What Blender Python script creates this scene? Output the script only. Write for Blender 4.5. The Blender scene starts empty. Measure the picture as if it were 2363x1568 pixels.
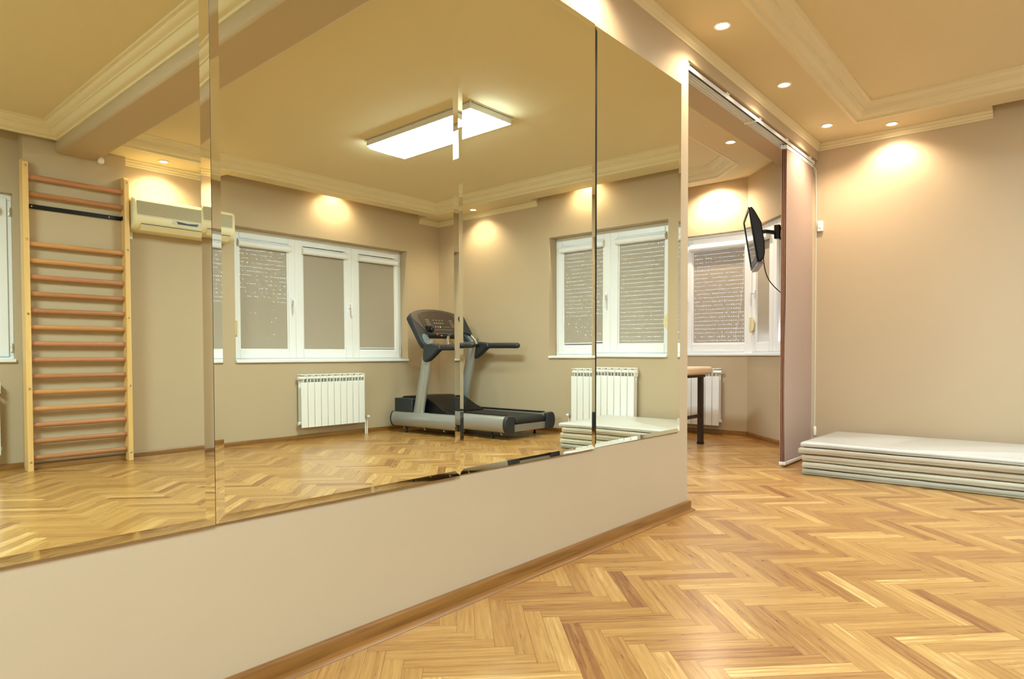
import bpy, math, random
from mathutils import Vector, Matrix
random.seed(7)
PI = math.pi
sc = bpy.context.scene
C = sc.collection

# ------------------------------------------------------------------ camera, world, exposure
def cam_axes(yaw, pitch, roll):
    f = Vector((math.cos(pitch)*math.cos(yaw), math.cos(pitch)*math.sin(yaw), math.sin(pitch)))
    r = Vector((math.sin(yaw), -math.cos(yaw), 0)); u = r.cross(f)
    c, s = math.cos(roll), math.sin(roll)
    return c*r+s*u, -s*r+c*u, f
cd = bpy.data.cameras.new('camera'); cam = bpy.data.objects.new('camera', cd); C.objects.link(cam)
R_, U_, F_ = cam_axes(math.radians(40.2065), math.radians(-1.2042), math.radians(-0.1303))
cam.matrix_world = Matrix(((R_.x, U_.x, -F_.x, 0), (R_.y, U_.y, -F_.y, 0), (R_.z, U_.z, -F_.z, 0.8088), (0, 0, 0, 1)))
cd.sensor_width = 36; cd.lens = 1514.38/2363*36; cd.shift_y = 68.38/2363; cd.clip_start = 0.02
sc.camera = cam
w = bpy.data.worlds.new('sky'); sc.world = w; w.use_nodes = True
w.node_tree.nodes['Background'].inputs[0].default_value = (0.62, 0.78, 1.0, 1)
w.node_tree.nodes['Background'].inputs[1].default_value = 22.0
sc.view_settings.view_transform = 'Standard'; sc.view_settings.look = 'None'
sc.view_settings.gamma = 1; sc.view_settings.use_curve_mapping = False
sc.view_settings.exposure = 0.12
SPOT_W, LAMP_E = 30.0, 57.0
SPOT_COL, LAMP_COL = (1.0, 0.80, 0.58), (0.74, 0.92, 1.0)

# ------------------------------------------------------------------ materials
def lin(c):
    return tuple(((v/255)/12.92 if v/255 <= .04045 else ((v/255+.055)/1.055)**2.4) for v in c)
def mat(name, rgb, rough=.6, metal=0, spec=.5, bump=0, bscale=200, var=0, vscale=3, coat=0):
    m = bpy.data.materials.new(name); m.use_nodes = True; nt = m.node_tree; b = nt.nodes['Principled BSDF']
    col = lin(rgb)
    b.inputs['Base Color'].default_value = (*col, 1); b.inputs['Roughness'].default_value = rough
    b.inputs['Metallic'].default_value = metal; b.inputs['Specular IOR Level'].default_value = spec
    b.inputs['Coat Weight'].default_value = coat; b.inputs['Coat Roughness'].default_value = .08
    tc = nt.nodes.new('ShaderNodeTexCoord')
    n = nt.nodes.new('ShaderNodeTexNoise'); n.inputs['Scale'].default_value = vscale; n.inputs['Detail'].default_value = 4
    nt.links.new(tc.outputs['Object'], n.inputs['Vector'])
    v = var or .015
    mx = nt.nodes.new('ShaderNodeMix'); mx.data_type = 'RGBA'
    mx.inputs[6].default_value = (*[c*(1-v) for c in col], 1); mx.inputs[7].default_value = (*[min(1, c*(1+v)) for c in col], 1)
    nt.links.new(n.outputs['Fac'], mx.inputs[0]); nt.links.new(mx.outputs[2], b.inputs['Base Color'])
    if bump:
        n2 = nt.nodes.new('ShaderNodeTexNoise'); n2.inputs['Scale'].default_value = bscale; n2.inputs['Detail'].default_value = 3
        nt.links.new(tc.outputs['Object'], n2.inputs['Vector'])
        bp = nt.nodes.new('ShaderNodeBump'); bp.inputs['Strength'].default_value = bump; bp.inputs['Distance'].default_value = .002
        nt.links.new(n2.outputs['Fac'], bp.inputs['Height']); nt.links.new(bp.outputs[0], b.inputs['Normal'])
    return m
def emit(name, rgb, s):
    m = bpy.data.materials.new(name); m.use_nodes = True; nt = m.node_tree
    nt.nodes.remove(nt.nodes['Principled BSDF']); e = nt.nodes.new('ShaderNodeEmission')
    e.inputs[0].default_value = (*rgb, 1); e.inputs[1].default_value = s
    nt.links.new(e.outputs[0], nt.nodes['Material Output'].inputs[0]); return m
def wood(name, base, dark, rough=.35, stretch=(2, 30, 30), var=.5, coat=.0):
    m = mat(name, base, rough, coat=coat); nt = m.node_tree; b = nt.nodes['Principled BSDF']
    tc = nt.nodes.new('ShaderNodeTexCoord'); mp = nt.nodes.new('ShaderNodeMapping'); mp.inputs['Scale'].default_value = stretch
    nt.links.new(tc.outputs['Object'], mp.inputs[0])
    n = nt.nodes.new('ShaderNodeTexNoise'); n.inputs['Scale'].default_value = 1; n.inputs['Detail'].default_value = 6; n.inputs['Distortion'].default_value = .6
    nt.links.new(mp.outputs[0], n.inputs['Vector'])
    r = nt.nodes.new('ShaderNodeValToRGB'); r.color_ramp.elements[0].position = .5-var/2; r.color_ramp.elements[1].position = .5+var/2
    r.color_ramp.elements[0].color = (*lin(dark), 1); r.color_ramp.elements[1].color = (*lin(base), 1)
    nt.links.new(n.outputs['Fac'], r.inputs[0]); nt.links.new(r.outputs[0], b.inputs['Base Color'])
    return m
WALL = mat('wall_paint', (188, 170, 142), .75, spec=.2, bump=.08, bscale=500, var=.02, vscale=1.2)
CEIL = mat('ceiling_paint', (215, 201, 164), .8, spec=.2, var=.02, vscale=1)
TRIMC = mat('cornice_paint', (222, 210, 174), .6, spec=.3)
WHITE = mat('white_pvc', (236, 239, 242), .3)
OFFW = mat('white_plastic', (235, 230, 215), .4)
RADM = mat('radiator_enamel', (236, 238, 236), .3)
CREAM = mat('cream_plastic', (225, 215, 175), .45)
ALU = mat('aluminium', (200, 198, 192), .3, metal=1)
CHROME = mat('chrome', (220, 220, 220), .12, metal=1)
SILVER = mat('silver_paint', (168, 172, 172), .32, metal=.6)
TMDARK = mat('dark_grey_plastic', (36, 42, 48), .45)
TMPAD = mat('grey_rubber', (92, 104, 112), .55)
CONS = mat('console_face', (62, 52, 46), .22)
CONS2 = mat('console_side', (70, 62, 56), .4)
BLACK = mat('black_plastic', (12, 12, 14), .4, spec=.35)
BELT = mat('belt_rubber', (26, 26, 27), .6, bump=.3, bscale=400)
BLKM = mat('black_metal', (16, 18, 22), .4, metal=.3)
BROWNM = mat('brown_metal', (44, 28, 22), .4)
VINYL = mat('vinyl_mat', (188, 189, 184), .34, var=.05, vscale=9, bump=.15, bscale=30)
VINYLS = [mat('vinyl_mat_grey', c, .4, var=.05, vscale=9, bump=.15, bscale=30) for c in ((158, 158, 144), (182, 180, 162), (178, 170, 150), (172, 162, 142))]
CUSH = mat('cushion_vinyl', (228, 204, 165), .4)
BASEW = wood('baseboard_oak', (150, 104, 46), (104, 66, 24), .35, (3, 60, 60), .6)
LADW = wood('pale_beech', (232, 196, 132), (214, 172, 106), .4, (30, 30, 2), .7)
RUNGS = [wood('rung_beech', c, d, .4, (3, 60, 60), .7) for c, d in (((196, 138, 98), (170, 112, 76)), ((206, 154, 100), (180, 126, 78)), ((186, 132, 88), (160, 104, 66)))]
GLOW = emit('lamp_diffuser', LAMP_COL, LAMP_E); GLOW_ADDED = emit('added_lamp_diffuser', LAMP_COL, LAMP_E*1.85)
BULB = emit('downlight_glow', SPOT_COL, 60)
def mirror_mat():
    m = mat('mirror_silver', (236, 236, 205), 0.0, metal=1); b = m.node_tree.nodes['Principled BSDF']
    for l in list(m.node_tree.links):
        if l.to_socket == b.inputs['Base Color']: m.node_tree.links.remove(l)
    b.inputs['Base Color'].default_value = (.88, .91, .78, 1); return m
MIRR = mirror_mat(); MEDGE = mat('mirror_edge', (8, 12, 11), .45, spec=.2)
def glass_mat():
    m = bpy.data.materials.new('window_glass'); m.use_nodes = True; nt = m.node_tree; nt.nodes.remove(nt.nodes['Principled BSDF'])
    t = nt.nodes.new('ShaderNodeBsdfTransparent'); g = nt.nodes.new('ShaderNodeBsdfGlossy'); g.inputs['Roughness'].default_value = .02
    x = nt.nodes.new('ShaderNodeMixShader'); x.inputs[0].default_value = .06
    nt.links.new(t.outputs[0], x.inputs[1]); nt.links.new(g.outputs[0], x.inputs[2]); nt.links.new(x.outputs[0], nt.nodes['Material Output'].inputs[0]); return m
GLASS = glass_mat()
def fabric_mat(name, rgb, openness, trans):
    m = bpy.data.materials.new(name); m.use_nodes = True; nt = m.node_tree; nt.nodes.remove(nt.nodes['Principled BSDF'])
    d = nt.nodes.new('ShaderNodeBsdfDiffuse'); tl = nt.nodes.new('ShaderNodeBsdfTranslucent'); tp = nt.nodes.new('ShaderNodeBsdfTransparent')
    tc = nt.nodes.new('ShaderNodeTexCoord'); n = nt.nodes.new('ShaderNodeTexNoise'); n.inputs['Scale'].default_value = 350
    nt.links.new(tc.outputs['Object'], n.inputs['Vector'])
    c = nt.nodes.new('ShaderNodeMix'); c.data_type = 'RGBA'; k = lin(rgb)
    c.inputs[6].default_value = (*[v*.94 for v in k], 1); c.inputs[7].default_value = (*[min(1, v*1.06) for v in k], 1)
    nt.links.new(n.outputs['Fac'], c.inputs[0]); nt.links.new(c.outputs[2], d.inputs[0]); nt.links.new(c.outputs[2], tl.inputs[0])
    a = nt.nodes.new('ShaderNodeMixShader'); a.inputs[0].default_value = trans
    b = nt.nodes.new('ShaderNodeMixShader'); b.inputs[0].default_value = openness
    nt.links.new(d.outputs[0], a.inputs[1]); nt.links.new(tl.outputs[0], a.inputs[2])
    nt.links.new(a.outputs[0], b.inputs[1]); nt.links.new(tp.outputs[0], b.inputs[2]); nt.links.new(b.outputs[0], nt.nodes['Material Output'].inputs[0]); return m
BLIND = fabric_mat('blind_screen_fabric', (190, 180, 164), .16, .10)
PANELF = fabric_mat('panel_fabric', (178, 157, 144), .0, .05)
PANELD = fabric_mat('panel_fabric_dark', (196, 150, 124), .0, .05)
SHUT = mat('shutter_slat', (150, 150, 160), .5)

def floor_mat():
    m = bpy.data.materials.new('oak_parquet'); m.use_nodes = True; nt = m.node_tree; b = nt.nodes['Principled BSDF']; N = nt.nodes.new; L = nt.links.new
    uv = N('ShaderNodeUVMap'); uv.uv_map = 'UVMap'
    at = N('ShaderNodeAttribute'); at.attribute_name = 'tone'
    mp = N('ShaderNodeMapping'); mp.inputs['Scale'].default_value = (5, 60, 1); L(uv.outputs[0], mp.inputs[0])
    n1 = N('ShaderNodeTexNoise'); n1.inputs['Scale'].default_value = 1; n1.inputs['Detail'].default_value = 7; n1.inputs['Roughness'].default_value = .6; n1.inputs['Distortion'].default_value = 1.2; L(mp.outputs[0], n1.inputs['Vector'])
    mp2 = N('ShaderNodeMapping'); mp2.inputs['Scale'].default_value = (1.1, 11, 1); L(uv.outputs[0], mp2.inputs[0])
    wv = N('ShaderNodeTexWave'); wv.bands_direction = 'Y'; wv.inputs['Scale'].default_value = 1.3; wv.inputs['Distortion'].default_value = 11; wv.inputs['Detail'].default_value = 4; wv.inputs['Detail Scale'].default_value = .55; wv.inputs['Detail Roughness'].default_value = .7; L(mp2.outputs[0], wv.inputs['Vector'])
    r = N('ShaderNodeValToRGB'); e = r.color_ramp.elements
    e[0].position = 0; e[0].color = (*lin((128, 80, 42)), 1); e[1].position = 1; e[1].color = (*lin((218, 186, 126)), 1)
    for p, c in ((.18, (150, 105, 55)), (.5, (172, 130, 70)), (.8, (190, 150, 87))):
        q = e.new(p); q.color = (*lin(c), 1)
    a1 = N('ShaderNodeMath'); a1.operation = 'MULTIPLY_ADD'; a1.inputs[1].default_value = 1.1; a1.inputs[2].default_value = -.55; L(n1.outputs['Fac'], a1.inputs[0])
    a2 = N('ShaderNodeMath'); a2.operation = 'MULTIPLY_ADD'; a2.inputs[1].default_value = .13; a2.inputs[2].default_value = -.065; L(wv.outputs['Fac'], a2.inputs[0])
    s1 = N('ShaderNodeMath'); s1.operation = 'ADD'; L(a1.outputs[0], s1.inputs[0]); L(a2.outputs[0], s1.inputs[1])
    s2 = N('ShaderNodeMath'); s2.operation = 'ADD'; L(s1.outputs[0], s2.inputs[0]); L(at.outputs['Fac'], s2.inputs[1])
    L(s2.outputs[0], r.inputs[0]); L(r.outputs[0], b.inputs['Base Color'])
    rr = N('ShaderNodeMath'); rr.operation = 'MULTIPLY_ADD'; rr.inputs[1].default_value = .1; rr.inputs[2].default_value = .24; L(n1.outputs['Fac'], rr.inputs[0]); L(rr.outputs[0], b.inputs['Roughness'])
    bp = N('ShaderNodeBump'); bp.inputs['Strength'].default_value = .12; bp.inputs['Distance'].default_value = .001; L(s1.outputs[0], bp.inputs['Height']); L(bp.outputs[0], b.inputs['Normal'])
    b.inputs['Specular IOR Level'].default_value = .45; b.inputs['Coat Weight'].default_value = .28; b.inputs['Coat Roughness'].default_value = .2
    return m
FLOORM = floor_mat(); GAP = mat('parquet_gap', (120, 78, 40), .8)

# ------------------------------------------------------------------ mesh helpers
MW = {}          # world matrix of every empty
def empty(name, loc=(0, 0, 0), rz=0, **k):
    o = bpy.data.objects.new(name, None); C.objects.link(o); o.empty_display_size = .1
    o.location = loc; o.rotation_euler = (0, 0, rz)
    MW[o.name] = Matrix.Translation(loc) @ Matrix.Rotation(rz, 4, 'Z'); tag(o, **k); return o
def tag(o, label=None, cat=None, group=None, kind=None):
    if label: o['label'] = label
    if cat: o['category'] = cat
    if group: o['group'] = group
    if kind: o['kind'] = kind
    return o
class MB:
    def __init__(s, M=None): s.v = []; s.f = []; s.m = []; s.M = M; s.cur = 0
    def add(s, vs, fs):
        n = len(s.v); s.v += [tuple(s.M @ Vector(p)) if s.M else tuple(p) for p in vs]
        for f in fs: s.f.append([n+i for i in f]); s.m.append(s.cur)
    def box(s, x0, x1, y0, y1, z0, z1):
        x0, x1 = sorted((x0, x1)); y0, y1 = sorted((y0, y1)); z0, z1 = sorted((z0, z1))
        s.add([(x, y, z) for z in (z0, z1) for y in (y0, y1) for x in (x0, x1)],
              [(0, 2, 3, 1), (4, 5, 7, 6), (0, 1, 5, 4), (2, 6, 7, 3), (0, 4, 6, 2), (1, 3, 7, 5)]); return s
    def prism(s, poly, ax, a, b):      # poly in the two other axes (cyclic order x->(y,z), y->(x,z), z->(x,y))
        n = len(poly)
        def P(p, t): return {'x': (t, p[0], p[1]), 'y': (p[0], t, p[1]), 'z': (p[0], p[1], t)}[ax]
        s.add([P(p, a) for p in poly]+[P(p, b) for p in poly],
              [tuple(range(n))[::-1], tuple(range(n, 2*n))]+[(i, (i+1) % n, n+(i+1) % n, n+i) for i in range(n)]); return s
    def tube(s, pts, r, n=12, rs=None, sx=1.0):
        pts = [Vector(p) for p in pts]; rings = []; up = None
        for i, p in enumerate(pts):
            d = (pts[min(i+1, len(pts)-1)]-pts[max(i-1, 0)]).normalized()
            if up is None: up = Vector((0, 0, 1)) if abs(d.z) < .9 else Vector((0, 1, 0))
            a = d.cross(up).normalized(); b = a.cross(d).normalized(); up = b
            rr = rs[i] if rs else r
            rings.append([p+(a*math.cos(t)*sx+b*math.sin(t))*rr for t in [2*PI*k/n for k in range(n)]])
        vs = [v for q in rings for v in q]; fs = []
        for i in range(len(pts)-1):
            for k in range(n): fs.append((i*n+k, i*n+(k+1) % n, (i+1)*n+(k+1) % n, (i+1)*n+k))
        fs.append(tuple(range(n))[::-1]); fs.append(tuple((len(pts)-1)*n+k for k in range(n)))
        s.add(vs, fs); return s
    def lathe(s, prof, c, n=24, axis='z', caps=True):
        vs = []; fs = []
        for r, h in prof:
            for k in range(n):
                t = 2*PI*k/n; q = (r*math.cos(t), r*math.sin(t), h)
                if axis == 'y': q = (q[0], q[2], q[1])
                if axis == 'x': q = (q[2], q[0], q[1])
                vs.append((c[0]+q[0], c[1]+q[1], c[2]+q[2]))
        for i in range(len(prof)-1):
            for k in range(n): fs.append((i*n+k, i*n+(k+1) % n, (i+1)*n+(k+1) % n, (i+1)*n+k))
        if caps: fs.append(tuple(range(n))[::-1]); fs.append(tuple((len(prof)-1)*n+k for k in range(n)))
        s.add(vs, fs); return s
    def build(s, name, m, parent=None, bevel=0, smooth=False, seg=2, local=False, **k):
        me = bpy.data.meshes.new(name); me.from_pydata(s.v, [], s.f)
        for q in (m if isinstance(m, (list, tuple)) else [m]): me.materials.append(q)
        if isinstance(m, (list, tuple)):
            for p, i in zip(me.polygons, s.m): p.material_index = i
        if parent is not None and not local: me.transform(MW[parent.name].inverted())
        import bmesh
        bm = bmesh.new(); bm.from_mesh(me); bmesh.ops.recalc_face_normals(bm, faces=bm.faces); bm.to_mesh(me); bm.free()
        o = bpy.data.objects.new(name, me); C.objects.link(o); MW[o.name] = MW[parent.name] if parent is not None else Matrix()
        if parent is not None: o.parent = parent
        if smooth:
            for p in me.polygons: p.use_smooth = True
            try: me.set_sharp_from_angle(angle=math.radians(38))
            except Exception: pass
        if bevel:
            b = o.modifiers.new('bevel', 'BEVEL'); b.width = bevel; b.segments = seg; b.limit_method = 'ANGLE'; b.angle_limit = math.radians(40)
            for p in me.polygons: p.use_smooth = True
            try: me.set_sharp_from_angle(angle=math.radians(35))
            except Exception: pass
        tag(o, **k); return o
def struct(mb, name, m, **k):
    o = mb.build(name, m, **k); o['kind'] = 'structure'; return o
def arc(cx, cy, r, a0, a1, n, ry=None):
    ry = ry or r
    return [(cx+r*math.cos(math.radians(a0+(a1-a0)*i/n)), cy+ry*math.sin(math.radians(a0+(a1-a0)*i/n))) for i in range(n+1)]

# ------------------------------------------------------------------ room dimensions
YM = 1.508      # mirror wall face
XF = 5.50       # far wall face
YO = -2.905     # window wall opposite the mirrors
XE = 3.199      # end of the mirror wall, start of the opening
ZS, ZC = 2.455, 2.555   # soffit, raised ceiling
X0, X1r = -1.6, 1.83
ZH = 2.332

def wall_with_hole(name, u0, u1, z1, h0, h1, hz0, hz1, place):
    mb = MB()
    for a, b, c, d in ((u0, h0, 0, z1), (h1, u1, 0, z1), (h0, h1, 0, hz0), (h0, h1, hz1, z1)):
        place(mb, a, b, c, d)
    return struct(mb, name, WALL)
# floor: slab and herringbone planks
L_, W_ = .35, .0525
fx0, fy0 = 1.3825, 1.09
vs, fs, uvs, tones = [], [], [], []
q2 = math.sqrt(.5)
def plank(a0, a1, b0, b1, along_a):
    def wpt(a, b): return (fx0+(a-b)*q2, fy0+(a+b)*q2)
    g = .0004; cs = [wpt(a0+g, b0+g), wpt(a1-g, b0+g), wpt(a1-g, b1-g), wpt(a0+g, b1-g)]
    cx = sum(c[0] for c in cs)/4; cy = sum(c[1] for c in cs)/4
    if not (-1.8 < cx < 6.9 and -3.3 < cy < 4.9): return
    n = len(vs)
    for c in cs: vs.append((c[0], c[1], 0))
    fs.append((n, n+1, n+2, n+3))
    ou, ov = random.random()*50, random.random()*50; l = L_; ww = W_
    uvs.append([(ou, ov), (ou+l, ov), (ou+l, ov+ww), (ou, ov+ww)] if along_a else [(ou, ov), (ou, ov+ww), (ou+l, ov+ww), (ou+l, ov)])
    t = random.gauss(.49, .17)
    if random.random() < .07: t -= .27
    if random.random() < .06: t += .12
    tones.append(min(.80, max(.05, t)))
for k in range(-14, 15):
    for i in range(-95, 96):
        a, b = i*W_+k*L_, i*W_-k*L_
        plank(a, a+L_, b, b+W_, True)
        plank(a+L_, a+L_+W_, b+W_-L_, b+W_, False)
me = bpy.data.meshes.new('floor'); me.from_pydata(vs, [], fs); me.materials.append(FLOORM); me.materials.append(GAP)
ul = me.uv_layers.new(name='UVMap'); k = 0
for p, u in zip(me.polygons, uvs):
    for li, c in zip(p.loop_indices, u): ul.data[li].uv = c
at = me.attributes.new('tone', 'FLOAT', 'FACE')
for i, t in enumerate(tones): at.data[i].value = t
fl = bpy.data.objects.new('floor', me); C.objects.link(fl); tag(fl, 'herringbone oak parquet floor', kind='structure')
struct(MB().box(-1.9, 7, -3.4, 5, -.15, -.0008), 'floor_base', GAP)

# walls of the studio
struct(MB().box(X0, XE, YM, 1.785, 0, 2.7).box(XE, XF, YM, 1.785, ZH, 2.7), 'wall_front', WALL, label='beige wall under and around the mirror panels')
def pf(mb, a, b, c, d): mb.box(XF, XF+.22, a, b, c, d)
wall_with_hole('wall_right', YO-.25, 1.785, 2.7, -1.245, .14, .80, 2.045, pf)
def po(mb, a, b, c, d): mb.box(a, b, YO-.25, YO, c, d)
wall_with_hole('wall_back', 2.0, XF+.22, 2.7, 2.94, 5.0, .80, 2.052, po)
struct(MB().box(1.345, 2.03, -3.2, -2.845, 0, 2.7), 'wall_pier', WALL)
def pl(mb, a, b, c, d): mb.box(a, b, -3.2, -2.985, c, d)
wall_with_hole('wall_back_alcove', X0-.2, 1.345, 2.7, -.05, 1.312, .82, 2.05, pl)
struct(MB().box(X0-.2, X0, -3.2, 1.785, 0, 2.7), 'wall_left', WALL)
# ceiling, soffits, beam
struct(MB().box(X0-.2, XF+.22, -3.2, 1.785, ZC, 2.75), 'ceiling', CEIL)
sf = MB()
sf.box(X1r, XF, 1.165, YM, ZS, ZC+.01)                       # along the mirror wall
sf.box(5.17, XF, .398, 1.165, ZS, ZC+.01)
sf.box(5.17, 5.40, -1.40, .398, ZS, ZC+.01)                  # lip before the window recess
sf.box(5.17, XF, YO, -1.40, ZS, ZC+.01)
sf.box(2.802, 5.17, -2.735, -2.575, ZS, ZC+.01)
sf.prism([(X1r, YO), (2.76, YO), (2.80, -2.735), (2.80, -2.575), (X1r, -2.575)], 'z', ZS, ZC+.01)
sf.box(X0, 1.55, 1.165, YM, ZS, ZC+.01)
struct(sf, 'ceiling_soffit', CEIL)
struct(MB().box(1.55, 1.83, -2.95, YM, 2.375, ZC+.01), 'beam', WALL, bevel=.02)
# crown moulding swept round a rectangle, profile (inward offset, height)
CP = [(-.01, ZS-.002), (.012, ZS-.002), (.014, ZS+.012), (.03, ZS+.016), (.045, ZS+.024), (.056, ZS+.040), (.06, ZS+.052), (.07, ZS+.054), (.072, ZS+.062), (.088, ZS+.070), (.1, ZS+.082), (.104, ZS+.088), (.122, ZS+.090), (.124, ZC+.004), (-.01, ZC+.004)]
def crown(name, path, closed=False):
    mb = MB(); n = len(CP); P = [Vector((*p, 0)) for p in path]; N = len(P); rings = []
    for i, p in enumerate(P):
        if closed: d0 = (P[i]-P[i-1]).normalized(); d1 = (P[(i+1) % N]-P[i]).normalized()
        else:
            d0 = (P[i]-P[i-1]).normalized() if i else (P[1]-P[0]).normalized()
            d1 = (P[i+1]-P[i]).normalized() if i < N-1 else d0
        n0 = Vector((-d0.y, d0.x, 0)); n1 = Vector((-d1.y, d1.x, 0)); b = (n0+n1).normalized(); b /= max(.3, b.dot(n0))
        rings.append([p+b*o+Vector((0, 0, z)) for o, z in CP])
    vs = [v for r in rings for v in r]; fs = []
    for i in range(N if closed else N-1):
        j = (i+1) % N
        for k in range(n): fs.append((i*n+k, i*n+(k+1) % n, j*n+(k+1) % n, j*n+k))
    if not closed: fs += [tuple(range(n)), tuple((N-1)*n+k for k in range(n))[::-1]]
    mb.add(vs, fs); return struct(mb, name, TRIMC, smooth=True)
crown('trim_1', [(X1r, -2.575), (5.17, -2.575), (5.17, 1.165), (X1r, 1.165)])
crown('trim_2', [(X0, -2.78), (1.55, -2.78), (1.55, 1.165), (X0, 1.165)])
# small stepped moulding where the soffit meets the walls
SP = [(0, ZS+.002), (0, ZS-.056), (.006, ZS-.056), (.010, ZS-.046), (.006, ZS-.042), (.012, ZS-.036), (.018, ZS-.026), (.014, ZS-.022), (.020, ZS-.016), (.028, ZS-.006), (.028, ZS+.002)]
def small_mould(name, path):
    global CP
    keep = CP; CP = SP; o = crown(name, path); CP = keep; return o
small_mould('trim_3', [(XF, .398), (XF, YM), (X1r, YM)])
small_mould('trim_4', [(X1r+.19, YO), (2.79, YO)])
small_mould('trim_5', [(5.185, YO), (XF, YO), (XF, -1.40)])
# baseboards
def base(name, segs, shoe=True):
    mb = MB()
    for (x0, y0), (x1, y1) in segs:
        d = Vector((x1-x0, y1-y0, 0)); L = d.length; d.normalize(); M = Matrix(((d.x, -d.y, 0, x0), (d.y, d.x, 0, y0), (0, 0, 1, 0), (0, 0, 0, 1)))
        s = MB(M); s.prism([(-.005, 0), (.018, 0), (.018, .040), (.013, .048), (-.005, .048)], 'x', 0, L)
        if shoe: s.prism([(.016, 0)]+[(.016+.026*math.cos(t*PI/8), .011*math.sin(t*PI/8)) for t in range(5)], 'x', 0, L)
        mb.add(s.v, s.f)
    return struct(mb, name, BASEW, smooth=True)
base('baseboard_front', [((XE+.012, YM), (X0, YM))])
struct(MB().box(XE+.0, XE+.0132, YM-.0175, 1.785, 0, .0462), 'baseboard_jamb', BASEW)
base('baseboard_right', [((XF, YO), (XF, YM))])
base('baseboard_back', [((2.03, YO), (XF, YO)), ((1.345, -2.845), (2.03, -2.845)), ((X0, -2.985), (1.345, -2.985))])

# ------------------------------------------------------------------ next room beyond the opening
P0, P1, P2, P3 = (6.45, 4.6), (6.45, 2.41), (5.79, 1.77), (XF, 1.77)
def offs(path, o):
    P = [Vector(p) for p in path]; out = []
    for i, p in enumerate(P):
        d0 = (P[i]-P[i-1]).normalized() if i else (P[1]-P[0]).normalized()
        d1 = (P[i+1]-P[i]).normalized() if i < len(P)-1 else d0
        n0 = Vector((-d0.y, d0.x)); n1 = Vector((-d1.y, d1.x)); b = (n0+n1).normalized(); b /= b.dot(n0)
        out.append(tuple(p+b*o))
    return out
bay = [P0, P1, P2, P3]
def strip(mb, path, o0, o1, z0, z1):
    A, B = offs(path, o0), offs(path, o1)
    for i in range(len(path)-1):
        mb.prism([A[i], A[i+1], B[i+1], B[i]], 'z', z0, z1)
    return mb
# outside of the bay is the +x side: offset positive = to the left of travel direction (travelling -y) = +x
wb = MB(); strip(wb, bay, 0, .2, 0, .815); strip(wb, bay, 0, .2, 2.045, 2.7)
pa = Vector(P1)+(Vector(P2)-Vector(P1))*.93
strip(wb, [tuple(pa), P2, P3], 0, .2, .8, 2.06)
strip(wb, [P0, (6.45, 4.0)], 0, .2, .8, 2.06)
struct(wb, 'wall_bay', WALL)
struct(MB().box(2.2, 6.65, 4.6, 4.8, 0, 2.7), 'wall_bay_end', WALL)
struct(MB().box(2.0, 2.2, 1.785, 4.8, 0, 2.7), 'wall_bay_left', WALL)
struct(MB().box(2.0, 6.7, 1.785, 4.8, ZC, 2.75), 'ceiling_bay', CEIL)
cb = MB()
trayo = [(5.93, 4.25), (5.93, 2.50), (5.62, 2.19), (2.5, 2.19)]
lip = [(6.065, 4.6), (6.065, 2.43), (5.42, 1.785)]
cb.prism([(5.93, 4.6), (6.065, 4.6), (6.065, 2.43), (5.93, 2.50)], 'z', ZS, ZC+.01)
cb.prism([(5.93, 2.50), (6.065, 2.43), (5.42, 1.785), (5.62, 2.19)], 'z', ZS, ZC+.01)
cb.prism([(5.62, 2.19), (5.42, 1.785), (2.2, 1.785), (2.2, 2.19)], 'z', ZS, ZC+.01)
struct(cb, 'ceiling_soffit_bay', CEIL)
crown('trim_6', [(2.2, 2.19), (5.62, 2.19), (5.93, 2.50), (5.93, 4.6)])
base('baseboard_bay', [(P2, P1), (P1, P0)])
struct(MB().box(5.79, 5.9, 1.77, 1.8, 0, .0469), 'baseboard_bay_end', BASEW)

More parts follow.
